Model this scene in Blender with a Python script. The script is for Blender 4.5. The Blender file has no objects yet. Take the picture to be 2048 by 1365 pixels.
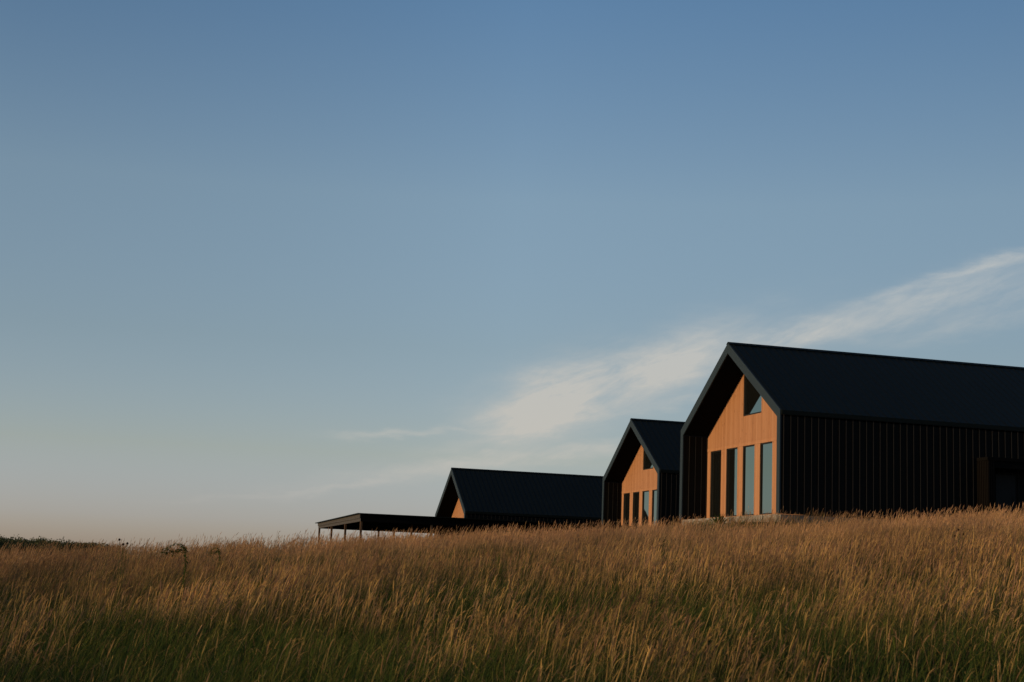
import bpy, math, random
import numpy as np
from mathutils import Vector, Matrix

S = bpy.context.scene
COL = S.collection
R_ = math.radians

# ------------------------------------------------------------------ camera
EYE = np.array([0.0, 0.0, 2.0])
PITCH, ROLL, FPX = 0.15661, 0.03873, 2930.5
cp, sp, cr, sr = math.cos(PITCH), math.sin(PITCH), math.cos(ROLL), math.sin(ROLL)
Fv = np.array([0, cp, sp]); Uv = np.array([0, -sp, cp]); Rv = np.array([1.0, 0, 0])
Rr = cr * Rv + sr * Uv
Ur = -sr * Rv + cr * Uv
cd = bpy.data.cameras.new('camera'); cam = bpy.data.objects.new('camera', cd); COL.objects.link(cam)
cam.matrix_world = Matrix(((Rr[0], Ur[0], -Fv[0], EYE[0]), (Rr[1], Ur[1], -Fv[1], EYE[1]),
                           (Rr[2], Ur[2], -Fv[2], EYE[2]), (0, 0, 0, 1)))
cd.sensor_width = 36; cd.lens = FPX / 2048 * 36; cd.clip_end = 20000
cd.dof.use_dof = True; cd.dof.focus_distance = 62; cd.dof.aperture_fstop = 4.2
S.camera = cam

# ------------------------------------------------------------------ light
YAW = 0.27266
SUN_EL, SUN_AZ = R_(6.0), None
sun_h = np.array([-math.cos(YAW + R_(3.0)), -math.sin(YAW + R_(3.0))])       # horizontal direction towards the sun
sun_dir = Vector((sun_h[0] * math.cos(SUN_EL), sun_h[1] * math.cos(SUN_EL), math.sin(SUN_EL)))
sl = bpy.data.lights.new('sun', 'SUN'); so = bpy.data.objects.new('sun', sl); COL.objects.link(so)
sl.energy = 4.2; sl.angle = R_(0.8); sl.color = (1.0, 0.66, 0.34)
so.rotation_euler = (-sun_dir).to_track_quat('-Z', 'Y').to_euler()
so.location = (-30, -10, 30)

S.view_settings.view_transform = 'Standard'; S.view_settings.look = 'None'
S.view_settings.exposure = 0.0; S.view_settings.gamma = 1.0
S.cycles.use_adaptive_sampling = True
S.cycles.max_bounces = 5; S.cycles.diffuse_bounces = 3; S.cycles.glossy_bounces = 3
S.cycles.transmission_bounces = 3; S.cycles.transparent_max_bounces = 6

W = bpy.data.worlds.new('World'); S.world = W; W.use_nodes = True
nt = W.node_tree; nt.nodes.clear()

class NG:
    """tiny expression helper for shader node trees"""
    def __init__(s, nt): s.nt = nt
    def n(s, t, **k):
        nd = s.nt.nodes.new(t)
        for a, b in k.items(): setattr(nd, a, b)
        return nd
    def link(s, a, b): s.nt.links.new(a, b)
    def m(s, op, *a, clamp=False):
        nd = s.n('ShaderNodeMath', operation=op, use_clamp=clamp)
        for i, v in enumerate(a):
            if isinstance(v, (int, float)): nd.inputs[i].default_value = v
            else: s.link(v, nd.inputs[i])
        return nd.outputs[0]
    def xyz(s, a, b, c):
        nd = s.n('ShaderNodeCombineXYZ')
        for i, v in enumerate((a, b, c)):
            if isinstance(v, (int, float)): nd.inputs[i].default_value = v
            else: s.link(v, nd.inputs[i])
        return nd.outputs[0]
    def noise(s, vec, scale, detail=4, rough=0.5, dist=0.0, out='Fac'):
        nd = s.n('ShaderNodeTexNoise'); s.link(vec, nd.inputs['Vector'])
        nd.inputs['Scale'].default_value = scale; nd.inputs['Detail'].default_value = detail
        nd.inputs['Roughness'].default_value = rough; nd.inputs['Distortion'].default_value = dist
        return nd.outputs[out]
    def ramp(s, fac, stops, interp='LINEAR'):
        nd = s.n('ShaderNodeValToRGB'); s.link(fac, nd.inputs[0]); cr_ = nd.color_ramp; cr_.interpolation = interp
        while len(cr_.elements) < len(stops): cr_.elements.new(0.5)
        for e, (p, c) in zip(cr_.elements, stops):
            e.position = p; e.color = (*c, 1) if len(c) == 3 else c
        return nd.outputs[0]
    def mix(s, fac, a, b, blend='MIX'):
        nd = s.n('ShaderNodeMix', data_type='RGBA', blend_type=blend)
        for sock, v in ((nd.inputs[0], fac), (nd.inputs[6], a), (nd.inputs[7], b)):
            if isinstance(v, (int, float)): sock.default_value = v
            elif isinstance(v, tuple): sock.default_value = (*v, 1)
            else: s.link(v, sock)
        return nd.outputs[2]

g = NG(nt)
sky = g.n('ShaderNodeTexSky', sky_type='NISHITA')
sky.sun_disc = False; sky.sun_elevation = SUN_EL
sky.sun_rotation = math.atan2(sun_h[0], sun_h[1])
sky.altitude = 200; sky.air_density = 1.0; sky.dust_density = 0.6; sky.ozone_density = 1.6
geo = g.n('ShaderNodeTexCoord')
sep = g.n('ShaderNodeSeparateXYZ'); g.link(geo.outputs['Generated'], sep.inputs[0])
X, Y, Z = sep.outputs
el = g.m('ARCSINE', Z)
az = g.m('ARCTAN2', X, Y)
def lin(c): return tuple(((v / 255) / 12.92 if v / 255 <= 0.04045 else ((v / 255 + 0.055) / 1.055) ** 2.4) for v in c)
SKY_GAIN = 0.09
# air colour correction by elevation angle (dusty evening air)
el_n = g.m('DIVIDE', el, 0.4, clamp=True)
RAT = [(0.0, (1.44, 1.57, 3.35)), (0.07, (1.54, 1.66, 3.35)), (0.19, (1.75, 1.659, 2.19)), (0.376, (1.856, 1.755, 2.011)),
       (0.63, (2.25, 2.13, 2.24)), (0.947, (1.72, 1.97, 2.34)), (1.0, (1.62, 1.92, 2.34))]
tint = g.ramp(el_n, [(p, tuple(v / 4 for v in c)) for p, c in RAT])
sc1 = g.n('ShaderNodeVectorMath', operation='SCALE'); g.link(sky.outputs[0], sc1.inputs[0]); sc1.inputs['Scale'].default_value = SKY_GAIN * 4
skyc = g.mix(1.0, sc1.outputs[0], tint, 'MULTIPLY')
# vignette put into the sky colour: dimmer to the right and upper left
azp = g.m('MULTIPLY', az, 1 / 0.34, clamp=True); azn = g.m('MULTIPLY', az, -1 / 0.34, clamp=True)
azf = g.m('SUBTRACT', 1.0, g.m('MULTIPLY_ADD', azp, 0.22, g.m('MULTIPLY', g.m('MULTIPLY', azn, el_n), 0.18)))
azs_ = g.n('ShaderNodeVectorMath', operation='SCALE'); g.link(skyc, azs_.inputs[0]); g.link(azf, azs_.inputs['Scale'])
skyc = azs_.outputs[0]

# thin evening cirrus, laid out by compass direction and elevation
CIRRUS = [  # azimuth, elevation, half length, half width, tilt, strength
(0.0290, 0.1170, 0.0340, 0.0150, 0.380, 1.25),
(0.0921, 0.1382, 0.0512, 0.0130, 0.372, 1.05),
(0.1731, 0.1590, 0.0683, 0.0078, 0.255, 0.70),
(0.2590, 0.1805, 0.0683, 0.0076, 0.292, 0.62),
(0.3229, 0.1901, 0.0410, 0.0100, 0.229, 0.42),
(0.3057, 0.2051, 0.0580, 0.0038, 0.280, 0.70),
(0.0282, 0.0998, 0.0478, 0.0038, 0.243, 0.70),
(-0.0773, 0.0904, 0.0270, 0.0022, 0.062, 0.32),
(-0.0263, 0.0930, 0.0273, 0.0020, 0.023, 0.38),
(-0.0960, 0.0570, 0.0300, 0.0024, 0.219, 0.36),
(-0.0287, 0.0712, 0.0580, 0.0048, 0.161, 0.50),
(0.0459, 0.0831, 0.0444, 0.0051, 0.103, 0.55),
(0.1265, 0.1221, 0.0375, 0.0031, 0.231, 0.40),
(0.3133, 0.1747, 0.0512, 0.0055, 0.200, 0.35),
(-0.1523, 0.0472, 0.0410, 0.0017, 0.116, 0.15),
]
wv = g.xyz(g.m('MULTIPLY', az, 9.0), g.m('MULTIPLY', el, 22.0), 0.0)
w1 = g.m('SUBTRACT', g.noise(wv, 1.6, 3, 0.55), 0.5)
w2 = g.m('SUBTRACT', g.noise(g.xyz(g.m('MULTIPLY', az, 14.0), g.m('MULTIPLY', el, 60.0), 3.7), 2.2, 4, 0.6), 0.5)
azw = g.m('ADD', az, g.m('MULTIPLY', w1, 0.07))
elw = g.m('ADD', el, g.m('ADD', g.m('MULTIPLY', w1, 0.022), g.m('MULTIPLY', w2, 0.014)))
tot = None
for (ca, ce, L, wd, an, st) in CIRRUS:
    dx = g.m('SUBTRACT', azw, ca); dy = g.m('SUBTRACT', elw, ce)
    c, s_ = math.cos(an), math.sin(an)
    u = g.m('MULTIPLY_ADD', dx, c / L, g.m('MULTIPLY', dy, s_ / L))
    v = g.m('MULTIPLY_ADD', dx, -s_ / wd, g.m('MULTIPLY', dy, c / wd))
    e = g.m('EXPONENT', g.m('MULTIPLY', g.m('MULTIPLY_ADD', u, u, g.m('MULTIPLY', v, v)), -0.55))
    e = g.m('MULTIPLY', e, st)
    tot = e if tot is None else g.m('MAXIMUM', g.m('MULTIPLY_ADD', g.m('MINIMUM', tot, e), 0.35, tot), e)
ca, sa = math.cos(0.36), math.sin(0.36)
al = g.m('MULTIPLY_ADD', az, ca, g.m('MULTIPLY', el, sa)); ac = g.m('MULTIPLY_ADD', az, -sa, g.m('MULTIPLY', el, ca))
st1 = g.noise(g.xyz(g.m('MULTIPLY', al, 14.0), g.m('MULTIPLY', ac, 60.0), 0.5), 1.0, 8, 0.62, 0.4)
st2 = g.noise(g.xyz(g.m('MULTIPLY', al, 40.0), g.m('MULTIPLY', ac, 110.0), 5.5), 1.0, 6, 0.65, 0.8)
fib = g.m('MULTIPLY_ADD', st1, 2.6, g.m('MULTIPLY_ADD', st2, 1.2, -0.90))
cl_f = g.m('MULTIPLY', tot, g.m('MAXIMUM', fib, 0.0))
cl_f = g.m('MULTIPLY', cl_f, 0.95, clamp=True)
cloudc = g.ramp(el_n, [(0.0, lin((194, 184, 176))), (0.2, lin((193, 190, 182))), (0.5, lin((186, 190, 190)))])
skyfin = g.mix(cl_f, skyc, cloudc)
bg = g.n('ShaderNodeBackground'); g.link(skyfin, bg.inputs[0]); bg.inputs[1].default_value = 1.0
out = g.n('ShaderNodeOutputWorld'); g.link(bg.outputs[0], out.inputs[0])

# ------------------------------------------------------------------ materials
def mat(name, base=(0.5, 0.5, 0.5), rough=0.6, spec=0.5, metal=0.0):
    m = bpy.data.materials.new(name); m.use_nodes = True
    b = m.node_tree.nodes['Principled BSDF']
    b.inputs['Base Color'].default_value = (*base, 1); b.inputs['Roughness'].default_value = rough
    b.inputs['Specular IOR Level'].default_value = spec; b.inputs['Metallic'].default_value = metal
    return m, NG(m.node_tree), b
def objco(g):
    return g.n('ShaderNodeTexCoord').outputs['Object']

def metal_mat(name, base, rough, var=0.25, spec=0.15):
    m, g, b = mat(name, base, rough, spec)
    co = objco(g)
    n = g.noise(co, 0.8, 5, 0.6); n2 = g.noise(co, 9.0, 4, 0.6)
    f = g.m('MULTIPLY_ADD', n, var, g.m('MULTIPLY', n2, var * 0.5))
    c = g.mix(f, tuple(v * 0.8 for v in base), tuple(v * 1.5 for v in base))
    g.link(c, b.inputs['Base Color'])
    g.link(g.m('MULTIPLY_ADD', n2, 0.2, rough - 0.1), b.inputs['Roughness'])
    bp = g.n('ShaderNodeBump'); bp.inputs['Strength'].default_value = 0.12; bp.inputs['Distance'].default_value = 0.02
    g.link(g.noise(co, 3.0, 3, 0.5), bp.inputs['Height']); g.link(bp.outputs[0], b.inputs['Normal'])
    return m
M_ROOF = metal_mat('roof_metal', (0.0046, 0.0066, 0.0054), 0.55, var=0.45, spec=0.08)
M_SIDING = metal_mat('dark_siding', (0.0080, 0.0075, 0.0065), 0.7, spec=0.05)
M_BATTEN = metal_mat('pale_batten', (0.020, 0.0195, 0.0185), 0.7, spec=0.05)  # battens set a few tones paler than the siding
M_TRIM = metal_mat('grey_trim', (0.014, 0.026, 0.036), 0.6)
M_SOFFIT = metal_mat('dark_soffit', (0.004, 0.004, 0.004), 0.9, spec=0.03)
M_FRAME = metal_mat('black_frame', (0.012, 0.012, 0.012), 0.5)
M_POST = metal_mat('weathered_post', (0.10, 0.062, 0.036), 0.8)
M_PORCH = metal_mat('brown_slats', (0.0036, 0.0032, 0.0030), 0.7, spec=.04)
M_DOOR = metal_mat('grey_door', (0.010, 0.0095, 0.0095), 0.6)
M_BEAM = metal_mat('dark_beam', (0.045, 0.045, 0.045), 0.7)

def wood_mat():
    m, g, b = mat('pine_boards', (0.5, 0.25, 0.1), 0.6, 0.25)
    co = objco(g); s = g.n('ShaderNodeSeparateXYZ'); g.link(co, s.inputs[0])
    bw = 0.135
    idx = g.m('FLOOR', g.m('DIVIDE', s.outputs[1], bw))
    wn = g.n('ShaderNodeTexWhiteNoise', noise_dimensions='1D'); g.link(idx, wn.inputs['W'])
    rnd = wn.outputs['Value']
    off = g.m('MULTIPLY', rnd, 37.0)
    v = g.xyz(g.m('MULTIPLY', s.outputs[0], 6.0), g.m('MULTIPLY', s.outputs[1], 26.0), g.m('MULTIPLY_ADD', s.outputs[2], 1.1, off))
    grain = g.noise(v, 1.0, 6, 0.6, 1.2)
    c = g.ramp(grain, [(0.25, (0.190, 0.082, 0.036)), (0.5, (0.258, 0.122, 0.053)), (0.75, (0.315, 0.158, 0.074))])
    c = g.mix(g.m('MULTIPLY', rnd, 0.75), c, (0.34, 0.182, 0.096))
    # knots: stretched cells, kept only here and there
    kv = g.xyz(0.0, g.m('MULTIPLY', s.outputs[1], 7.4), g.m('MULTIPLY_ADD', s.outputs[2], 2.2, off))
    vo = g.n('ShaderNodeTexVoronoi'); g.link(kv, vo.inputs['Vector']); vo.inputs['Scale'].default_value = 1.0
    kn = g.m('LESS_THAN', vo.outputs['Distance'], g.m('MULTIPLY', g.m('GREATER_THAN', g.noise(kv, 0.9, 1), 0.53), 0.16))
    c = g.mix(g.m('MULTIPLY', kn, 0.8), c, (0.10, 0.036, 0.013))
    big = g.noise(co, 0.5, 4, 0.6)
    c = g.mix(g.m('MULTIPLY', big, 0.30), c, (0.25, 0.130, 0.062))
    g.link(c, b.inputs['Base Color'])
    bp = g.n('ShaderNodeBump'); bp.inputs['Strength'].default_value = 0.2; bp.inputs['Distance'].default_value = 0.01
    g.link(grain, bp.inputs['Height']); g.link(bp.outputs[0], b.inputs['Normal'])
    return m
M_WOOD = wood_mat()

def concrete_mat():
    m, g, b = mat('concrete', (0.3, 0.28, 0.25), 0.85, 0.3)
    co = objco(g)
    c = g.ramp(g.noise(co, 2.5, 8, 0.65), [(0.3, (0.12, 0.11, 0.095)), (0.7, (0.21, 0.195, 0.17))])
    g.link(c, b.inputs['Base Color'])
    return m
M_CONC = concrete_mat()

def glass_mat():
    m = bpy.data.materials.new('window_glass'); m.use_nodes = True
    n = m.node_tree; n.nodes.clear(); g = NG(n)
    gl = g.n('ShaderNodeBsdfGlossy'); gl.inputs['Roughness'].default_value = 0.015
    gl.inputs['Color'].default_value = (0.74, 0.92, 0.84, 1)
    bp = g.n('ShaderNodeBump'); bp.inputs['Strength'].default_value = 0.02; bp.inputs['Distance'].default_value = 0.02
    g.link(g.noise(objco(g), 1.2, 2, 0.5), bp.inputs['Height']); g.link(bp.outputs[0], gl.inputs['Normal'])
    di = g.n('ShaderNodeBsdfDiffuse'); di.inputs['Color'].default_value = (0.006, 0.007, 0.007, 1)
    fr = g.n('ShaderNodeFresnel'); fr.inputs['IOR'].default_value = 2.6
    mx = g.n('ShaderNodeMixShader'); g.link(g.m('MULTIPLY_ADD', fr.outputs[0], 1.0, 0.12, clamp=True), mx.inputs[0])
    g.link(di.outputs[0], mx.inputs[1]); g.link(gl.outputs[0], mx.inputs[2])
    o = g.n('ShaderNodeOutputMaterial'); g.link(mx.outputs[0], o.inputs[0])
    return m
M_GLASS = glass_mat()

def ground_mat():
    m, g, b = mat('field_soil', (0.05, 0.045, 0.025), 0.95, 0.1)
    co = objco(g)
    c = g.ramp(g.noise(co, 0.35, 8, 0.7), [(0.3, (0.030, 0.035, 0.014)), (0.55, (0.075, 0.062, 0.030)), (0.75, (0.12, 0.085, 0.042))])
    c = g.mix(g.noise(co, 14.0, 6, 0.7), c, (0.05, 0.05, 0.022))
    g.link(c, b.inputs['Base Color'])
    bp = g.n('ShaderNodeBump'); bp.inputs['Strength'].default_value = 0.8; bp.inputs['Distance'].default_value = 0.15
    g.link(g.noise(co, 3.0, 8, 0.7), bp.inputs['Height']); g.link(bp.outputs[0], b.inputs['Normal'])
    return m
M_GROUND = ground_mat()

def plant_mat(name, trans=0.35, attr='col', base=None, gain=1.0):
    m = bpy.data.materials.new(name); m.use_nodes = True
    n = m.node_tree; n.nodes.clear(); g = NG(n)
    if attr:
        at = g.n('ShaderNodeAttribute'); at.attribute_name = attr; c = at.outputs['Color']
    else:
        c = g.ramp(g.noise(objco(g), 3.0, 3, 0.6), [(0.3, tuple(v * 0.7 for v in base)), (0.7, tuple(v * 1.3 for v in base))])
    d = g.n('ShaderNodeBsdfDiffuse'); t = g.n('ShaderNodeBsdfTranslucent')
    g.link(c, d.inputs[0]); g.link(c, t.inputs[0])
    mx = g.n('ShaderNodeMixShader'); mx.inputs[0].default_value = trans
    g.link(d.outputs[0], mx.inputs[1]); g.link(t.outputs[0], mx.inputs[2])
    o = g.n('ShaderNodeOutputMaterial'); g.link(mx.outputs[0], o.inputs[0])
    return m
M_GRASS = plant_mat('dry_grass', 0.35)
M_LEAF = plant_mat('weed_leaf', 0.3, None, (0.05, 0.075, 0.02))
M_DARKHEAD = plant_mat('dark_seed_head', 0.1, None, (0.03, 0.02, 0.012))
M_TREES = plant_mat('tree_leaves', 0.25)

# ------------------------------------------------------------------ mesh helpers
class MB:
    def __init__(s): s.v = []; s.f = []; s.m2 = set()
    def face(s, pts):
        i = len(s.v); s.v += [tuple(p) for p in pts]; s.f.append(tuple(range(i, i + len(pts))))
    def box(s, x0, x1, y0, y1, z0, z1):
        i = len(s.v)
        s.v += [(x, y, z) for z in (z0, z1) for (x, y) in ((x0, y0), (x1, y0), (x1, y1), (x0, y1))]
        s.f += [tuple(i + k for k in q) for q in ((3, 2, 1, 0), (4, 5, 6, 7), (0, 1, 5, 4), (1, 2, 6, 5), (2, 3, 7, 6), (3, 0, 4, 7))]
    def box2(s, *a):
        k = len(s.f); s.box(*a); s.m2.update(range(k, len(s.f)))
    def prism(s, prof, u0, u1):
        """profile of (v, w) points extruded along u"""
        i = len(s.v); n = len(prof)
        s.v += [(u0, a, b) for a, b in prof] + [(u1, a, b) for a, b in prof]
        s.f.append(tuple(i + k for k in range(n))); s.f.append(tuple(i + n + k for k in reversed(range(n))))
        for k in range(n):
            q = (k + 1) % n; s.f.append((i + k, i + n + k, i + n + q, i + q))
    def tube(s, pts, r, n=6):
        i = len(s.v); K = len(pts)
        for k, p in enumerate(pts):
            p = Vector(p); a = Vector(pts[max(0, k - 1)]); b = Vector(pts[min(K - 1, k + 1)])
            d = (b - a).normalized(); x = d.orthogonal().normalized() if k == 0 else (px - d * px.dot(d)).normalized()
            px = x; y = d.cross(x); rr = r[k] if isinstance(r, (list, tuple)) else r
            for j in range(n):
                t = 2 * math.pi * j / n; s.v.append(tuple(p + x * rr * math.cos(t) + y * rr * math.sin(t)))
        for k in range(K - 1):
            for j in range(n):
                q = (j + 1) % n; s.f.append((i + k * n + j, i + k * n + q, i + (k + 1) * n + q, i + (k + 1) * n + j))
        s.f.append(tuple(i + j for j in reversed(range(n)))); s.f.append(tuple(i + (K - 1) * n + j for j in range(n)))
    def build(s, name, m, parent=None, second=None):
        me = bpy.data.meshes.new(name); me.from_pydata(s.v, [], s.f); me.materials.append(m)
        if second is not None:
            me.materials.append(second)
            for k in s.m2: me.polygons[k].material_index = 1
        import bmesh
        bm = bmesh.new(); bm.from_mesh(me); bmesh.ops.recalc_face_normals(bm, faces=bm.faces); bm.to_mesh(me); bm.free()
        me.update()
        o = bpy.data.objects.new(name, me); COL.objects.link(o)
        if parent is not None: o.parent = parent
        return o
def tag(o, label=None, cat=None, group=None, kind=None):
    if label: o['label'] = label
    if cat: o['category'] = cat
    if group: o['group'] = group
    if kind: o['kind'] = kind
    return o
def empty(name, loc, rz=0):
    o = bpy.data.objects.new(name, None); COL.objects.link(o); o.location = loc; o.rotation_euler = (0, 0, rz)
    o.empty_display_size = 0.5
    return o
def copy_tree(o, parent=None):
    c = o.copy(); COL.objects.link(c)
    if parent is not None: c.parent = parent
    for ch in [x for x in bpy.data.objects if x.parent is o]: copy_tree(ch, c)
    return c

# ------------------------------------------------------------------ terrain
# height of the grass tops on the crest (54 m out), by compass direction in radians
CR_AZ = np.array([-1.2, -0.6, -0.3370, -0.2950, -0.2400, -0.1720, -0.1230, -0.0470, -0.0050, 0.0610, 0.1140, 0.1800, 0.2260, 0.2890, 0.3380, 0.6, 1.2])
CR_T = np.array([0.0, 0.0, 0.13, 0.32, 0.58, 0.88, 1.05, 1.38, 1.60, 1.84, 1.99, 2.14, 2.40, 2.70, 2.86, 3.0, 3.0])
HOUSES = [  # corner nearest the camera (x, y, z), yaw, length
    ((11.465, 61.565, 2.871), 0.27266, 27.0),
    ((9.430, 90.676, 2.291), 0.25802, 24.0),
    ((-3.090, 113.841, 0.198), 0.25962, 24.0)]
WH = 10.926
def smooth(t):
    t = np.clip(t, 0, 1); return t * t * (3 - 2 * t)
def ground_rel(x, y):
    """ground height relative to the eye"""
    x = np.asarray(x, float); y = np.asarray(y, float)
    D = np.hypot(x, y); a = np.arctan2(x, y)
    Tc = np.interp(a, CR_AZ, CR_T) - 1.05
    back = smooth((np.abs(a) - 0.9) / 1.2); Tc = Tc * (1 - back) + (-1.2) * back
    g9 = -1.80 + 0.12 * np.clip(a / 0.34, -1, 1)
    t = (D - 9) / 45.0
    z = g9 + (Tc - g9) * np.clip(t, -0.12, 1)
    # beyond the crest the land rolls over and sinks away
    far = np.interp(D, [54, 62, 80, 130, 220, 700, 6000], [0.0, 0.0, -0.55, -2.0, -4.5, -6.0, -6.0])
    z = z + far * np.where(D > 54, 1.0, 0.0)
    z = np.where(D > 200, np.maximum(z, -6) * (1 - smooth((D - 200) / 400)) + (-6.0) * smooth((D - 200) / 400), z)
    # gentle hummocks
    z = z + 0.07 * np.sin(x * 0.43 + 1.3 * np.sin(y * 0.21)) * np.sin(y * 0.37 + 0.7) + 0.05 * np.sin(x * 0.93 + y * 0.61)
    # level pads under the buildings
    for (hx, hy, hz), yw, L in HOUSES:
        u = (x - hx) * math.cos(yw) + (y - hy) * math.sin(yw); v = -(x - hx) * math.sin(yw) + (y - hy) * math.cos(yw)
        d = np.hypot(np.maximum(np.maximum(-u, u - L), 0), np.maximum(np.maximum(-v, v - WH), 0))
        w = 1 - smooth((d - 1.5) / 5.0)
        z = z * (1 - w) + (hz - 0.42) * w
    return z
def ground_z(x, y): return ground_rel(x, y) + EYE[2]

rings = np.concatenate([[0.0, 2.0], np.arange(4, 100, 1.0), np.arange(100, 200, 5), np.geomspace(200, 9000, 30)])
azs = np.concatenate([np.radians(np.arange(-40, 40.01, 0.8)), np.radians(np.arange(44, 320.01, 4.0))])
na = len(azs)
gx = np.outer(rings[1:], np.sin(azs)); gy = np.outer(rings[1:], np.cos(azs)); gz = ground_z(gx, gy)
vs = np.concatenate([[[0, 0, float(ground_z(0, 0))]], np.stack([gx, gy, gz], -1).reshape(-1, 3)])
faces = []
for j in range(na): faces.append((0, 1 + j, 1 + (j + 1) % na))
for i in range(len(rings) - 2):
    for j in range(na):
        q = (j + 1) % na
        faces.append((1 + i * na + j, 1 + (i + 1) * na + j, 1 + (i + 1) * na + q, 1 + i * na + q))
me = bpy.data.meshes.new('ground'); me.from_pydata(vs.tolist(), [], faces); me.materials.append(M_GROUND)
me.polygons.foreach_set('use_smooth', [True] * len(me.polygons)); me.update()
go = bpy.data.objects.new('ground', me); COL.objects.link(go); tag(go, kind='structure')

# ------------------------------------------------------------------ houses
HE, RISE, REC = 4.379, 3.593, 1.287
SLOPE = RISE / (WH / 2)
TW, TS = 0.30, 0.47        # width of the gable frame's sides, vertical thickness of its rakes
def top_w(v): return HE + SLOPE * min(v, WH - v)
def house(name, o, yaw, L, label, porch=False):
    h = empty(name, (o[0], o[1], o[2] + EYE[2]), yaw)
    tag(h, label, 'house', 'black gabled houses on the rise')
    # foundation
    f = MB(); f.box(0.09, L - .09, 0.09, WH - .09, -1.0, -0.025)
    f.box(0.045, REC + 0.3, 0.30, WH - 0.30, -0.9, -0.012)
    f.build('foundation', M_CONC, h)
    # gable frame
    A = [(0, 0), (TW, 0), (TW, top_w(TW) - TS), (WH / 2, HE + RISE - TS), (WH - TW, top_w(TW) - TS), (WH - TW, 0), (WH, 0), (WH, HE), (WH / 2, HE + RISE), (0, HE)]
    g_ = MB()
    for quad in ([A[0], A[1], A[2], A[9]], [A[9], A[2], A[3], A[8]], [A[8], A[3], A[4], A[7]], [A[7], A[4], A[5], A[6]]):
        g_.prism(quad, -0.03, 0.03)
    g_.build('gable_frame', M_TRIM, h)
    # side walls with standing seams inside and out
    for s in (0, 1):
        m = MB()
        y0, y1 = (0.02, TW - 0.01) if s == 0 else (WH - TW + 0.01, WH - 0.02)
        m.box(0.035, L, y0, y1, 0.0, top_w(TW) - TS - 0.01)
        yo, sg = (y0, -1) if s == 0 else (y1, 1)
        u = 0.152
        while u < L:
            if u > 0.06: m.box2(u - 0.015, u + 0.015, min(yo, yo + sg * 0.042), max(yo, yo + sg * 0.042), 0.0, HE - 0.215)
            u += 0.325
        yi, sg = (y1, 1) if s == 0 else (y0, -1)
        for u in (0.33, 0.655, 0.98, 1.24):
            m.box2(u - 0.015, u + 0.015, min(yi, yi + sg * 0.034), max(yi, yi + sg * 0.034), 0.0, top_w(TW) - TS - 0.02)
        m.build('side_wall', M_SIDING, h, M_BATTEN)
    # roof slab, soffit below
    r = MB(); dr = 0.055
    r.prism([(-dr, HE - SLOPE * dr - 0.17), (-dr, HE - SLOPE * dr + 0.012), (WH / 2, HE + RISE + 0.012), (WH + dr, HE - SLOPE * dr + 0.012), (WH + dr, HE - SLOPE * dr - 0.17), (WH / 2, HE + RISE - 0.17)], 0.032, L)
    n = int(L / 0.40) - 1
    for k in range(n):
        u = 0.2 + k * 0.40
        for s in (0, 1):
            pr = [(-dr - .003, HE - SLOPE * dr + 0.013), (WH / 2 - 0.1, HE + RISE + 0.012 - SLOPE * 0.1), (WH / 2 - 0.1, HE + RISE + 0.028 - SLOPE * 0.1), (-dr - .003, HE - SLOPE * dr + 0.028)]
            if s: pr = [(WH - a, b) for a, b in pr]
            r.prism(pr, u - 0.013, u + 0.013)
    ro = r.build('roof', M_ROOF, h)
    c = MB(); c.prism([(WH / 2 - 0.17, HE + RISE - 0.17 * SLOPE + 0.058), (WH / 2, HE + RISE + 0.062), (WH / 2 + 0.17, HE + RISE - 0.17 * SLOPE + 0.058), (WH / 2, HE + RISE + 0.03)], -0.035, L)
    c.build('ridge_cap', M_ROOF, ro)
    e = MB()
    e.box(0.034, L, -0.05, -0.004, HE - 0.215, HE - 0.045)
    e.box(0.034, L, WH + 0.004, WH + 0.05, HE - 0.215, HE - 0.045)
    e.build('eave_trim', M_ROOF, ro)
    sf = MB(); th = 0.12
    sf.prism([(TW + .003, top_w(TW) - TS - .0), (TW + .003, top_w(TW) - TS + th), (WH / 2, HE + RISE - TS + th), (WH - TW - .003, top_w(TW) - TS + th), (WH - TW - .003, top_w(TW) - TS), (WH / 2, HE + RISE - TS)], 0.034, REC + 0.35)
    sf.build('soffit', M_SOFFIT, ro)
    b = MB(); b.prism([(0.03, 0.0), (0.03, HE - 0.2), (WH / 2, HE + RISE - 0.2), (WH - 0.03, HE - 0.2), (WH - 0.03, 0.0)], L - 0.25, L - 0.02)
    b.build('back_wall', M_SIDING, h)
    # timber wall: boards with real openings
    u0, u1 = REC, REC + 0.12
    wins = [(10.23, 8.97), (8.37, 7.11), (6.52, 5.26), (4.68, 3.42), (2.83, 1.57)]
    WT, WB = 3.355, 0.13
    tl, tr_, tb = 6.52, 4.58, 4.75
    lo, hi = TW - 0.003, WH - TW + 0.003
    def sof(v): return top_w(v) - TS + 0.03
    edges = sorted(set([lo, hi, tl, tr_, WH / 2] + [k * 0.135 for k in range(int(lo / 0.135) + 1, int(hi / 0.135) + 1)]))
    wl = MB(); gap = 0.005
    def strip(a, b_, z0, za, zb, d=0.0):
        wl.prism([(a + gap, z0), (b_ - gap, z0), (b_ - gap, zb), (a + gap, za)], u0 - d, u1)
    for a, b_ in zip(edges[:-1], edges[1:]):
        if b_ - a < 0.02: continue
        mid = (a + b_) / 2
        if tr_ < mid < tl:
            strip(a, b_, WT + 0.16, tb, tb)
            strip(a, b_, sof(a) - 0.16, sof(a), sof(b_)) if False else wl.prism([(a + gap, sof(a) - 0.17), (b_ - gap, sof(b_) - 0.17), (b_ - gap, sof(b_)), (a + gap, sof(a))], u0, u1)
        else:
            strip(a, b_, WT + 0.16, sof(a), sof(b_))
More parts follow.
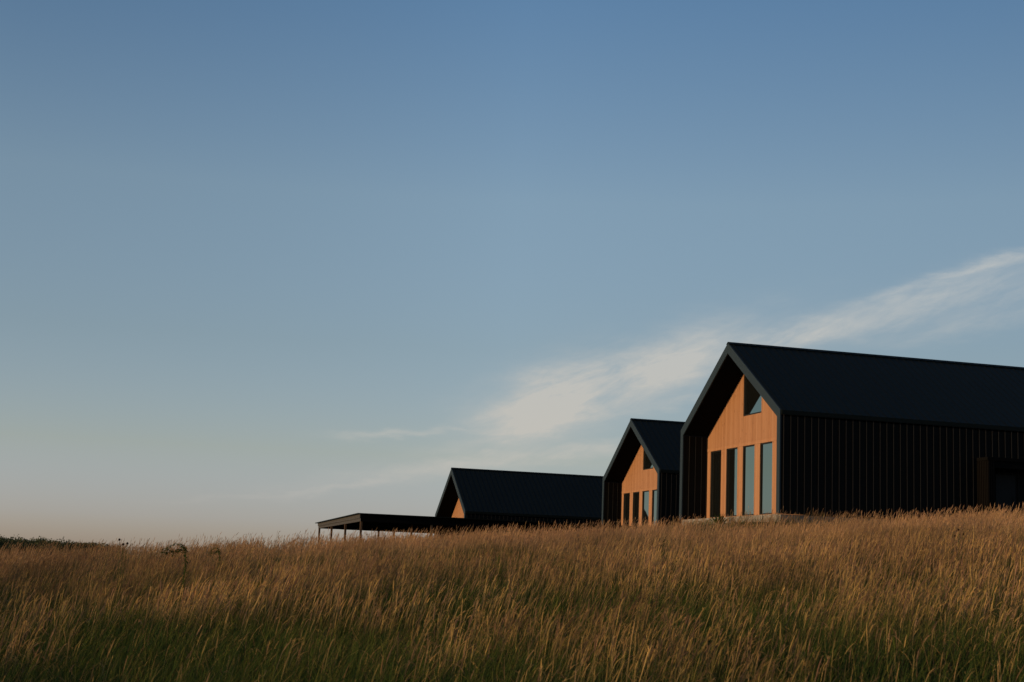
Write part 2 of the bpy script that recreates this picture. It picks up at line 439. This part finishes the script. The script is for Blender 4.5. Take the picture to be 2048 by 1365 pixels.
    wl.prism([(lo, 0.1), (hi, 0.1), (hi, sof(hi)), (WH / 2, sof(WH / 2)), (lo, sof(lo))], u1 + 0.16, u1 + 0.2)   # backing behind the boards
    # header, sill and posts between the windows
    wl.box(u0 - 0.012, u1, lo, hi, WT + 0.0, WT + 0.155)
    wl.box(u0 - 0.012, u1, lo, hi, 0.0, WB)
    pr = hi
    for (a, b_) in wins:
        wl.box(u0, u1, a, pr, WB + .002, WT - .002); pr = b_
    wl.box(u0, u1, lo, pr, WB + .002, WT - .002)
    wl.build('gable_wall', M_WOOD, h)
    uf0, uf1 = u0 + 0.035, u0 + 0.15
    for (a, b_) in wins:
        fr = MB(); t = 0.055
        fr.box(uf0, uf1, b_ + .001, b_ + t, WB + .001, WT - .001); fr.box(uf0, uf1, a - t, a - .001, WB + .001, WT - .001)
        fr.box(uf0 + .002, uf1, b_ + t, a - t, WB + .001, WB + t); fr.box(uf0 + .002, uf1, b_ + t, a - t, WT - t, WT - .001)
        w = fr.build('window', M_FRAME, h)
        p = MB(); p.box(u0 + 0.076, u0 + 0.088, b_ + t * .9, a - t * .9, WB + t * .9, WT - t * .9); p.build('pane', M_GLASS, w)
    # gable window, its head following the roof
    def pent(i): 
        hw = lambda v: sof(v) - 0.17 - i * 1.15
        return [(tr_ + i, tb + i), (tl - i, tb + i), (tl - i, hw(tl - i)), (WH / 2, hw(WH / 2)), (tr_ + i, hw(tr_ + i))]
    P0, P1 = pent(0.002), pent(0.07); fr = MB()
    for k in range(5):
        q = (k + 1) % 5; fr.prism([P0[k], P0[q], P1[q], P1[k]], uf0, uf1)
    w = fr.build('gable_window', M_FRAME, h)
    p = MB(); p.prism(pent(0.06), u0 + 0.076, u0 + 0.088); p.build('pane', M_GLASS, w)
    if porch:
        ph = MB(); d = 0.8; a0, a1, ph_h = 9.45, 13.1, 2.86
        ph.box(a0, a0 + 0.34, -d, 0.0, -0.3, ph_h - 0.14); ph.box(a1 - 0.34, a1, -d, 0.0, -0.3, ph_h - 0.14); ph.box(a0 + .34, a1 - .34, -.012, 0.0, 2.3, ph_h - .14)
        for k in range(6):
            y = -d + 0.07 + k * 0.13
            ph.box(a0 - 0.025, a0, y, y + 0.06, -0.3, ph_h - 0.15)
        for k in range(3): ph.box(a0 + 0.03 + k * 0.11, a0 + 0.09 + k * 0.11, -d - 0.025, -d, -0.3, ph_h - 0.15)
        po = ph.build('porch', M_PORCH, h)
        pr_ = MB(); pr_.box(a0 - 0.05, a1 + 0.05, -d - 0.06, -0.045, ph_h - 0.138, ph_h); pr_.box(a0 + .345, a1 - .345, -d + .02, -d + .12, ph_h - 0.45, ph_h - 0.14)
        pr_.build('porch_roof', M_SOFFIT, po)
        dm = MB(); dm.box(10.35, 11.35, -0.03, 0.015, -0.02, 2.2); dd = dm.build('door', M_DOOR, po)
        hd = MB(); hd.tube([(11.22, -0.09, 0.9), (11.22, -0.09, 1.3)], 0.014); hd.tube([(11.22, -0.03, 1.0), (11.22, -0.09, 1.0)], 0.01); hd.build('handle', M_FRAME, dd)
    return h
house('gabled_house', *HOUSES[0], 'largest and nearest black gabled house, with a boxy dark porch on its long side', porch=True)
house('gabled_house', *HOUSES[1], 'middle of the three black gabled houses, its orange timber gable partly sunk behind the grass')
house('gabled_house', *HOUSES[2], 'farthest black gabled house, showing only a sliver of orange timber above the canopy roof')

# ------------------------------------------------------------------ open shelter in front of the far house
SH = dict(U0=-11.49, VN=-20.3, VF=-1.2, wn=3.07, wf=2.906, su=4.45)
def shelter():
    (hx, hy, hz), yw, L = HOUSES[2]
    U0, VN, VF = SH['U0'], SH['VN'], SH['VF']; wn, wf = SH['wn'], SH['wf']; LEN = 22.0
    ox = hx + U0 * math.cos(yw) - VN * math.sin(yw); oy = hy + U0 * math.sin(yw) + VN * math.cos(yw)
    h = empty('open_shelter', (ox, oy, hz + EYE[2]), yw)
    tag(h, 'long low open shelter with thin flat roof on posts, left of the farthest house', 'shelter')
    D = VF - VN
    def W(v): return wn + (wf - wn) * v / D
    r = MB(); r.prism([(-0.25, W(-0.25) - 0.05), (D + 0.25, W(D + 0.25) - 0.05), (D + 0.25, W(D + 0.25)), (-0.25, W(-0.25))], -0.18, LEN + 0.2)
    r.build('roof', M_ROOF, h)
    f = MB(); f.prism([(0, W(0) - 0.30), (D, W(D) - 0.26), (D, W(D) - 0.052), (0, W(0) - 0.052)], 0.0, 0.06)
    f.prism([(0, W(0) - 0.50), (D, W(D) - 0.42), (D, W(D) - 0.26), (0, W(0) - 0.30)], 0.05, 0.12)
    f.build('end_fascia', M_BEAM, h)
    f = MB(); f.box(0.065, LEN, 0.0, 0.08, W(0) - 0.50, W(0) - 0.055); f.build('long_beam', M_SOFFIT, h)
    f = MB(); f.box(0.125, LEN, D - 0.08, D, W(D) - 0.42, W(D) - 0.055); f.build('long_beam', M_SOFFIT, h)
    c = MB()
    k = 0
    while 0.6 + k * 0.6 < LEN:
        u = 0.6 + k * 0.6; c.prism([(0.09, W(0) - 0.26), (D - 0.09, W(D) - 0.26), (D - 0.09, W(D) - 0.06), (0.09, W(0) - 0.06)], u, u + 0.05); k += 1
    c.build('rafters', M_SOFFIT, h)
    for i in range(4):
        u = 0.06 + i * SH['su']
        for j in range(4):
            v = 0.11 + j * (D - 0.22) / 3
            p = MB(); zt = W(v) - 0.3
            gzz = float(ground_rel(ox + u * math.cos(yw) - v * math.sin(yw), oy + u * math.sin(yw) + v * math.cos(yw))) - hz - 0.3
            p.box(u, u + 0.13, v - 0.065, v + 0.065, gzz, zt)
            p.build('post', M_POST, h)
shelter()

# ------------------------------------------------------------------ far wood
def leaf_cloud(rng, centres, radii, per, size):
    """clumps of small leaf faces filling lumpy ellipsoids -> verts, faces, shade values"""
    n = sum(per); P = np.zeros((n, 3)); sh = np.zeros(n); i = 0
    for c, r, k in zip(centres, radii, per):
        d = rng.normal(size=(k, 3)); d /= np.linalg.norm(d, axis=1)[:, None]
        rr = rng.uniform(0.5, 0.98, k) ** 0.5 * (1 + 0.18 * np.sin(d[:, 0] * 5 + c[0]) * np.sin(d[:, 2] * 6 + c[1]))
        P[i:i + k] = c + d * rr[:, None] * r; sh[i:i + k] = rng.uniform(0.6, 1.4, k) * rng.uniform(.8, 1.2); i += k
    a = rng.normal(size=(n, 3)); a /= np.linalg.norm(a, axis=1)[:, None]
    b = np.cross(a, rng.normal(size=(n, 3))); b /= np.linalg.norm(b, axis=1)[:, None]
    s = size * rng.uniform(0.6, 1.3, n)[:, None]
    V = np.stack([P + a * s, P + b * s * 0.7, P - a * s, P - b * s * 0.7], 1).reshape(-1, 3)
    return V, n, np.repeat(sh, 4)
def quads_mesh(name, V, nf, colr, m, faces=None):
    me = bpy.data.meshes.new(name); me.vertices.add(len(V)); me.vertices.foreach_set('co', V.astype(np.float32).ravel())
    idx = (np.arange(nf * 4, dtype=np.int32) if faces is None else faces.astype(np.int32).ravel())
    me.loops.add(nf * 4); me.loops.foreach_set('vertex_index', idx)
    me.polygons.add(nf); me.polygons.foreach_set('loop_start', np.arange(0, nf * 4, 4, dtype=np.int32))
    me.materials.append(m)
    at = me.attributes.new('col', 'FLOAT_COLOR', 'POINT')
    c = np.ones((len(V), 4), np.float32); c[:, :3] = colr; at.data.foreach_set('color', c.ravel())
    me.update(); me.validate()
    o = bpy.data.objects.new(name, me); COL.objects.link(o); return o
rng = np.random.default_rng(7)
cs, rs, ks = [], [], []
for i in range(150):
    a = rng.uniform(-0.50, -0.262) if i % 3 else rng.uniform(-0.37, -0.262)
    D = rng.uniform(360, 410)
    fade = np.clip((-0.252 - a) / 0.03, 0.55, 1)
    top = (3.6 + 0.25 * math.sin(a * 90) + rng.uniform(-0.6, 0.5)) * (0.6 + 0.4 * fade) + EYE[2]
    gz0 = float(ground_z(D * math.sin(a), D * math.cos(a)))
    r = rng.uniform(4.5, 8.0); h = top - gz0
    cs.append((D * math.sin(a), D * math.cos(a), gz0 + h * 0.60)); rs.append((r, r, h * 0.40)); ks.append(1300)
V, n, sh = leaf_cloud(rng, cs, rs, ks, 0.20)
basec = np.array([0.055, 0.062, 0.030])
o = quads_mesh('distant_wood', V, n, sh[:, None] * basec, M_TREES)
tag(o, 'dark distant wood on the left horizon', 'wood', kind='stuff')

# ------------------------------------------------------------------ prairie grass (one piece of ground cover)
def wave(x, y, s, ph):
    return (np.sin(x * s + 2.1 * np.sin(y * s * 0.7 + ph)) * np.sin(y * s * 1.1 + 1.7 * np.sin(x * s * 0.6 + ph * 2)) )
HOLLOWS = [   # green dips in the stand: x, y, radii, depth
           (-2.3, 12.5, 1.2, 3.2, -0.75), (-0.6, 11.0, 1.2, 1.6, -0.3), (-2.9, 15.8, 1.3, 2.4, -0.6), (-3.9, 13.4, 1.3, 2.4, -0.6), (-1.5, 17.5, 1.0, 1.3, -0.4), (-3.7, 18.2, 1.7, 2.4, -0.7), (-2.2, 20.0, 1.2, 1.6, -0.6), (-4.6, 15.5, 1.0, 1.6, -0.5), (-0.2, 16.5, 1.5, 1.6, -0.35), (-3.4, 9.3, 0.8, 1.2, 0.5), (2.9, 9.0, 2.0, 1.0, -0.35),
           (1.6, 13.5, 1.2, 3.0, 0.35), (4.0, 20.5, 1.1, 3.0, -0.55), (0.6, 23.5, 1.5, 2.5, -0.4), (6.5, 24.0, 1.6, 2.2, -0.45), (-6.5, 24.0, 2.2, 3.0, -0.3), (-4.5, 24.5, 2.0, 1.8, 0.3)]
def patch(x, y):
    """0 = green hollow, 1 = ripe tan stand"""
    p = 0.60 + 0.30 * wave(x, y, 0.23, 1.0) + 0.34 * wave(x * 1.25, y * 0.8, 0.61, 2.2) + 0.34 * wave(x * 1.4, y * 0.8, 1.7, 0.3) + 0.22 * wave(x * 1.5, y * 0.7, 3.9, 1.3)
    D = np.hypot(x, y); a = np.arctan2(x, y)
    p = p + 0.50 * smooth((D - 10) / 20) + 0.14 * np.clip(a / 0.3, -1, 1) - 0.39
    for cx, cy, rx, ry, k in HOLLOWS:
        p = p + k * np.exp(-((x - cx) / rx) ** 2 - ((y - cy) / ry) ** 2)
    return np.clip(p, 0.02, 1)
def field_points(rng, dens, d0, d1, margin=5.0, west=0.0, tan=0.43, clump=1, spread=0.1):
    ymax = d1; xm = tan * d1 + margin + west
    n = int(dens * (2 * xm) * ymax / clump); x = rng.uniform(-xm, xm, n); y = rng.uniform(0, ymax, n)
    if clump > 1:
        x = np.repeat(x, clump) + rng.normal(0, spread, n * clump); y = np.repeat(y, clump) + rng.normal(0, spread, n * clump)
    D = np.hypot(x, y)
    k = (D > d0) & (D <= d1) & (x > -(tan * y + margin + west)) & (x < tan * y + margin)
    x, y = x[k], y[k]
    for (hx, hy, hz), yw, L in HOUSES:
        u = (x - hx) * math.cos(yw) + (y - hy) * math.sin(yw); v = -(x - hx) * math.sin(yw) + (y - hy) * math.cos(yw)
        d = np.hypot(np.maximum(np.maximum(-u, u - L), 0), np.maximum(np.maximum(-v, v - WH), 0))
        lim = np.where((v > -1) & (u < 0), 3.6, 2.6)
        if hy > 70: lim = lim * 0.5
        k = d > lim; x, y = x[k], y[k]
    return x, y
LEANV = np.array([0.985, 0.17])          # wind from the left
def ribbons(P, Wd, C):
    """P (N,K,3) centre line, Wd (N,K,3) half width vectors, C (N,K,3) colours"""
    N, K, _ = P.shape
    V = np.stack([P - Wd, P + Wd], 2).reshape(-1, 3)
    CC = np.repeat(C.reshape(-1, 3), 2, 0)
    b = (np.arange(N) * K * 2)[:, None] + (np.arange(K - 1) * 2)[None, :]
    F = np.stack([b, b + 1, b + 3, b + 2], -1).reshape(-1, 4)
    return V, F, CC
PARTS = []
def add(P, Wd, C): PARTS.append(ribbons(P, Wd, C))
def vary(rng, n, cols, w=None):
    cols = np.array(cols, float); k = rng.choice(len(cols), n, p=w)
    return cols[k] * rng.uniform(0.75, 1.25, n)[:, None]
def stalks(rng, x, y, K=7, head_k=4, wmul=1.0, hscale=1.0, crossed=False, tufts=0):
    n = len(x); p = patch(x, y)
    keep = rng.uniform(0, 1, n) < 0.06 + 0.94 * p ** 1.15
    x, y, p = x[keep], y[keep], p[keep]; n = len(x)
    z = ground_z(x, y) - 0.03
    H = (0.78 + 0.34 * p + rng.normal(0, 0.09, n)) * hscale
    H = np.where(rng.uniform(0, 1, n) < 0.10, H + rng.uniform(0.1, 0.42, n), H)
    H = np.minimum(np.where(rng.uniform(0, 1, n) < 0.010, H + rng.uniform(0.2, 0.5, n), H), 1.5)
    (hx, hy, hz), yw, L = HOUSES[0]
    u = (x - hx) * math.cos(yw) + (y - hy) * math.sin(yw); v = -(x - hx) * math.sin(yw) + (y - hy) * math.cos(yw)
    dh = np.hypot(np.maximum(np.maximum(-u, u - L), 0), np.maximum(np.maximum(-v, v - WH), 0)); H = H * (0.66 + 0.34 * smooth((dh - 2) / 7))
    ang = rng.normal(0.1, 0.7, n); amt = np.clip(rng.normal(0.165, 0.07, n) + 0.07 * wave(x, y, 0.9, 4), -0.1, 0.6)
    dx, dy = np.cos(ang) * amt, np.sin(ang) * amt
    hl = rng.uniform(0.16, 0.30, n) / np.maximum(H, 0.3)        # head length as a fraction
    ss = np.concatenate([np.linspace(0, 1, K - head_k + 1)[:-1], np.ones(head_k)])
    s = np.zeros((n, K))
    ks_ = K - head_k
    for j in range(K):
        if j < ks_: s[:, j] = (1 - hl) * j / ks_
        else: s[:, j] = (1 - hl) + hl * (j - ks_) / (head_k - 1)
    droop = 0.34 * rng.uniform(0.0, 1.0, n) ** 2.2
    over = np.maximum(s - (1 - 1.6 * hl)[:, None], 0)
    P = np.zeros((n, K, 3))
    lat = s * 0.45 + s ** 2.2 * 0.55
    P[:, :, 0] = x[:, None] + dx[:, None] * H[:, None] * lat + over * (droop * 1.2)[:, None]
    P[:, :, 1] = y[:, None] + dy[:, None] * H[:, None] * lat
    P[:, :, 2] = z[:, None] + H[:, None] * (s - 0.10 * s ** 3) - over ** 2 * (droop * 7.0)[:, None]
    ph = rng.uniform(0, 2 * np.pi, n)
    w0 = rng.uniform(0.0016, 0.0028, n) * wmul; wh = rng.uniform(0.0045, 0.0085, n) * wmul
    prof = np.zeros((n, K))
    for j in range(K):
        if j <= ks_: prof[:, j] = w0 if j < ks_ else w0 * 1.3
        else:
            t = (j - ks_) / (head_k - 1); prof[:, j] = wh * (math.sin(math.pi * min(1, 0.25 + 0.75 * t)) ** 0.7 * 0.98 + 0.06)
    prof[:, -1] = wh * 0.12
    tanc = vary(rng, n, [(0.42, 0.272, 0.108), (0.36, 0.218, 0.115), (0.52, 0.345, 0.120), (0.22, 0.135, 0.078)], [.35, .25, .2, .2])
    pk = smooth(0.5 + 0.9 * wave(x, y, 0.35, 5.0) + 0.4 * smooth((np.hypot(x, y) - 25) / 20))[:, None]
    lum = 1 + 0.30 * wave(x * 1.3, y * 0.55, 0.8, 3.3) + 0.22 * wave(x * 1.2, y * 0.5, 0.29, 0.9) - 0.28 * smooth((-np.arctan2(x, y) - 0.14) / 0.16)  # last term paints vignette and shadow on the left into the stalk colour
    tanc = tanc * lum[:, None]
    far = (0.8 * smooth((np.hypot(x, y) - 22) / 26))[:, None] * rng.uniform(0.5, 1.2, n)[:, None]
    tanc = tanc * (1 - far) + np.array([0.50, 0.315, 0.160]) * lum[:, None] * far
    tanc = tanc * (1 - pk * np.array([0.04, 0.06, -0.02]))
    grn = vary(rng, n, [(0.055, 0.075, 0.020), (0.10, 0.095, 0.030), (0.035, 0.055, 0.014)])
    mixg = (1 - p)[:, None] * rng.uniform(0, 0.75, n)[:, None]
    headc = tanc * (1 - mixg) + np.array([0.12, 0.13, 0.035]) * mixg
    C = np.zeros((n, K, 3))
    for j in range(K):
        t = np.clip((s[:, j] - 0.35) / 0.5, 0, 1)[:, None]
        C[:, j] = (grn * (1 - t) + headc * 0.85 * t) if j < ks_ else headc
    for q in range(2 if crossed else 1):
        a_ = ph + q * np.pi / 2
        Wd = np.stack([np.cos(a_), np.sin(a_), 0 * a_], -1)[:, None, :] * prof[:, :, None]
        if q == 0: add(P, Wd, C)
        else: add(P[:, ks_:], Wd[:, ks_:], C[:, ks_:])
    # loose spikelets that make the heads feathery
    if tufts:
        for q in range(tufts):
            t = rng.uniform(0.05, 0.85, n); j = ks_ + t * (head_k - 1); j0 = np.floor(j).astype(int); f = (j - j0)[:, None]
            ii = np.arange(n); B = P[ii, j0] * (1 - f) + P[ii, np.minimum(j0 + 1, K - 1)] * f
            T = (P[ii, -1] - P[ii, ks_]); T /= np.linalg.norm(T, axis=1)[:, None] + 1e-9
            d = T * 0.8 + rng.normal(0, 0.32, (n, 3)); l = rng.uniform(0.02, 0.05, n)[:, None]
            Q = np.stack([B, B + d * l * 0.55, B + d * l], 1)
            a_ = rng.uniform(0, 2 * np.pi, n); wv_ = np.stack([np.cos(a_), np.sin(a_), 0 * a_], -1)[:, None, :]
            add(Q, wv_ * np.array([0.0012, 0.0034, 0.0006])[None, :, None] * wmul, np.repeat(headc[:, None, :] * rng.uniform(0.8, 1.2, n)[:, None, None], 3, 1))
def leaves(rng, x, y, K=5, wmul=1.0, hscale=1.0):
    n = len(x); p = patch(x, y); z = ground_z(x, y) - 0.03
    H = rng.uniform(0.35, 0.85, n) * hscale * (1.0 - 0.12 * p)
    ang = np.where(rng.uniform(0, 1, n) < 0.65, rng.normal(0.2, 0.7, n), rng.uniform(0, 6.28, n)); amt = rng.uniform(0.15, 0.75, n)
    s = np.linspace(0, 1, K)[None, :]
    P = np.zeros((n, K, 3))
    P[:, :, 0] = x[:, None] + (np.cos(ang) * amt * H)[:, None] * s ** 1.7
    P[:, :, 1] = y[:, None] + (np.sin(ang) * amt * H)[:, None] * s ** 1.7
    P[:, :, 2] = z[:, None] + H[:, None] * (s - (0.28 * amt)[:, None] * s ** 3)
    a_ = ang + np.pi / 2 + rng.normal(0, 0.5, n)
    prof = (np.array([0.8, 1.0, 0.9, 0.6, 0.08]) if K == 5 else np.array([0.9, 1.0, 0.1]))[None, :] * (rng.uniform(0.003, 0.0065, n) * wmul)[:, None]
    Wd = np.stack([np.cos(a_), np.sin(a_), 0 * a_], -1)[:, None, :] * prof[:, :, None]
    g1 = vary(rng, n, [(0.046, 0.070, 0.018), (0.072, 0.092, 0.020), (0.028, 0.052, 0.018), (0.13, 0.125, 0.030)], [.35, .3, .2, .15])
    dry = vary(rng, n, [(0.22, 0.14, 0.06), (0.15, 0.095, 0.045)])
    isdry = (rng.uniform(0, 1, n) < 0.08 + 0.30 * p ** 2)[:, None]
    c = np.where(isdry, dry, g1)
    C = np.repeat(c[:, None, :], K, 1) * np.linspace(0.85, 1.08, K)[None, :, None]
    add(P, Wd, C)
Q = 1.0
stalks(rng, *field_points(rng, 85 * Q, 5.5, 20, 2.5, 2, clump=7, spread=0.07), K=9, head_k=5, crossed=True, tufts=6)
stalks(rng, *field_points(rng, 25 * Q, 5.5, 20, 2.5, 2), K=9, head_k=5, crossed=True, tufts=6)
leaves(rng, *field_points(rng, 420 * Q, 5.5, 20, 2.5, 2, clump=6, spread=0.07), K=5)
stalks(rng, *field_points(rng, 72 * Q, 20, 36, 3, 3, clump=9, spread=0.10), K=7, head_k=4, wmul=1.15, crossed=True, tufts=2)
stalks(rng, *field_points(rng, 22 * Q, 20, 36, 3, 3), K=7, head_k=4, wmul=1.15, crossed=True, tufts=2)
leaves(rng, *field_points(rng, 200 * Q, 20, 36, 3, 3), K=3, wmul=1.4)
stalks(rng, *field_points(rng, 62 * Q, 36, 66, 3, 5, clump=10, spread=0.16), K=6, head_k=3, wmul=1.25, crossed=True)
stalks(rng, *field_points(rng, 20 * Q, 36, 66, 3, 5), K=6, head_k=3, wmul=1.2, crossed=True)
leaves(rng, *field_points(rng, 60 * Q, 36, 66, 3, 5), K=3, wmul=2.0)
stalks(rng, *field_points(rng, 22 * Q, 66, 96, 3, 5), K=6, head_k=3, wmul=1.4)
nv = 0; Vs, Fs, Cs = [], [], []
for v, f, c in PARTS:
    Vs.append(v); Fs.append(f + nv); Cs.append(c); nv += len(v)
V = np.concatenate(Vs); F = np.concatenate(Fs); C = np.concatenate(Cs); del PARTS
print('grass faces', len(F))
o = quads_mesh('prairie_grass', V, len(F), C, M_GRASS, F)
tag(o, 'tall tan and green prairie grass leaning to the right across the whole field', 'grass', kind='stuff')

# ------------------------------------------------------------------ single plants standing out of the grass
def leafy(mb, rng, base, n, r, size, droop=0.5, up=0.0):
    """small pointed leaves around a point"""
    for i in range(n):
        a = rng.uniform(0, 6.283); d = Vector((math.cos(a), math.sin(a), rng.uniform(-droop, 0.5) + up)).normalized()
        p = Vector(base) + Vector(rng.normal(0, r, 3).tolist()); L = size * rng.uniform(0.6, 1.3)
        sd = d.cross(Vector((0, 0, 1))).normalized() * L * 0.2
        mid = p + d * L * 0.5 + Vector((0, 0, 0.04 * L)); tip = p + d * L - Vector((0, 0, 0.25 * L * droop))
        mb.face([p, mid - sd, tip, mid + sd])
def at_dir(az_, D):
    x, y = D * math.sin(az_), D * math.cos(az_); return x, y, float(ground_z(x, y))
def arching_weed(az_, D, top, reach, label, k=1.0, seed=1):
    rg = np.random.default_rng(seed); x, y, z = at_dir(az_, D); H = top - z
    h = empty('arching_weed', (x, y, z)); tag(h, label, 'weed', 'weeds bent over above the grass')
    pts = [(-0.02, 0, -0.05), (0.02 * k, 0, H * 0.35), (0.05 * k, 0.02, H * 0.6), (0.07 * k, 0, H * 0.82), (0.05 * k, 0, H * 0.93), (-0.02 * k, 0, H * 0.985), (-reach * 0.5, 0, H * 0.985), (-reach * 0.85, 0, H * 0.95), (-reach, 0, H * 0.925)]
    m = MB(); m.tube(pts, [0.011, 0.010, 0.009, 0.008, 0.007, 0.006, 0.005, 0.004, 0.002], 6); m.build('stem', M_LEAF, h)
    m = MB()
    for i in range(len(pts) - 1):
        for t in np.linspace(0, 1, 6, endpoint=False):
            p = Vector(pts[i]).lerp(Vector(pts[i + 1]), t); hi_ = i >= 5
            leafy(m, rg, p, 4 if hi_ else 4, 0.008, 0.035 * k if hi_ else 0.06 * k, 0.9)
    for t in np.linspace(0, 1, 9):     # side shoot hanging below the arch
        leafy(m, rg, (0.02 - t * reach * 1.35, 0.03, H * (0.925 - 0.035 * t + 0.010 * math.sin(t * 9))), int(6 + 14 * math.sin(0.4 + t * 2.2)), 0.013 + 0.010 * t, 0.055 * k, 0.6)
    m.tube([(0.05 * k, 0.02, H * 0.90), (-reach * 0.4, 0.03, H * 0.91), (-reach * 1.25, 0.03, H * 0.892)], [0.006, 0.005, 0.002], 5)
    m.build('leaves', M_LEAF, h)
    return h
arching_weed(-0.2135, 25.0, 2.28, 0.27, 'dark leafy weed arching over to the left above the grass, tallest in the left field')
arching_weed(-0.1905, 33.0, 2.30, 0.16, 'small bent green weed just right of the tall arching weed', 0.7, 5)
def coneflower(az_, D, top, heads, label, seed=3):
    rg = np.random.default_rng(seed); x, y, z = at_dir(az_, D); H = top - z
    h = empty('seeded_coneflower', (x, y, z)); tag(h, label, 'wildflower', 'dark seed heads above the grass')
    st = MB()
    for dx, f in heads:
        st.tube([(0, 0, -0.05), (dx * 0.3, 0, H * f * 0.5), (dx, 0.01, H * f)], [0.005, 0.004, 0.003], 5)
    st.build('stem', M_LEAF, h)
    for dx, f in heads:
        b = MB(); n = 8; i = 0
        prof = [(0.0, -0.016), (0.014, -0.010), (0.021, 0.0), (0.018, 0.014), (0.010, 0.026), (0.0, 0.031)]
        vs_ = []
        for r_, hh in prof:
            for j in range(n):
                t = 6.283 * j / n; q = r_ * (1 + 0.15 * rg.uniform(-1, 1)); vs_.append((dx + q * math.cos(t), 0.01 + q * math.sin(t), H * f + hh))
        b.v = vs_
        for k in range(len(prof) - 1):
            for j in range(n):
                b.f.append((k * n + j, k * n + (j + 1) % n, (k + 1) * n + (j + 1) % n, (k + 1) * n + j))
        b.build('seed_head', M_DARKHEAD, h)
    return h
coneflower(-0.2520, 26.0, 2.29, [(-0.06, 1.0), (0.01, 0.955), (0.08, 0.965)], 'three tiny dark seed heads against the sky, right of the distant wood')
coneflower(0.2985, 30.0, 3.15, [(0.0, 1.0), (0.10, 0.93), (-0.07, 0.90)], 'dark round seed heads in the grass before the porch of the nearest house', 4)
def low_plant(u, v, r, hgt, n, label, mt, seed, spiky=False):
    (hx, hy, hz), yw, L = HOUSES[0]; rg = np.random.default_rng(seed)
    x = hx + u * math.cos(yw) - v * math.sin(yw); y = hy + u * math.sin(yw) + v * math.cos(yw); z = float(ground_z(x, y))
    h = empty('garden_plant', (x, y, z)); tag(h, label, 'plant', 'plants at the foot of the timber gable')
    m = MB()
    if spiky:
        for i in range(n):
            a = rg.uniform(0, 6.283); e = rg.uniform(0.5, 1.45); d = Vector((math.cos(a) * math.cos(e), math.sin(a) * math.cos(e), math.sin(e)))
            s_ = d.orthogonal().normalized() * 0.02; Lq = hgt * rg.uniform(0.7, 1.1)
            m.face([Vector((0, 0, 0)) - s_, Vector((0, 0, 0)) + s_, d * Lq * 0.6 + s_, d * Lq, d * Lq * 0.6 - s_])
    else:
        for i in range(n):
            a = rg.uniform(0, 6.283); q = r * math.sqrt(rg.uniform(0, 1))
            leafy(m, rg, (q * math.cos(a), q * math.sin(a), rg.uniform(0.05, hgt) * (1 - 0.6 * (q / r) ** 2)), 3, 0.02, 0.10, 0.5)
    m.build('foliage', mt, h)
    b = MB(); b.tube([(0, 0, -0.05), (0.01, 0.0, hgt * 0.4)], [0.02, 0.008], 6); b.build('stem', M_LEAF, h)
M_LEAF2 = plant_mat('yellow_green_leaf', 0.3, None, (0.12, 0.13, 0.03))
low_plant(-0.55, 4.9, 0.3, 0.62, 60, 'dark spiky plant before the fourth tall window of the nearest house', M_LEAF, 11, True)
low_plant(-0.50, 6.0, 0.6, 0.34, 160, 'low yellow green bush before the third tall window of the nearest house', M_LEAF2, 12)
low_plant(-0.50, 7.5, 0.5, 0.28, 120, 'lowest green clump before the second tall window of the nearest house', M_LEAF2, 13)
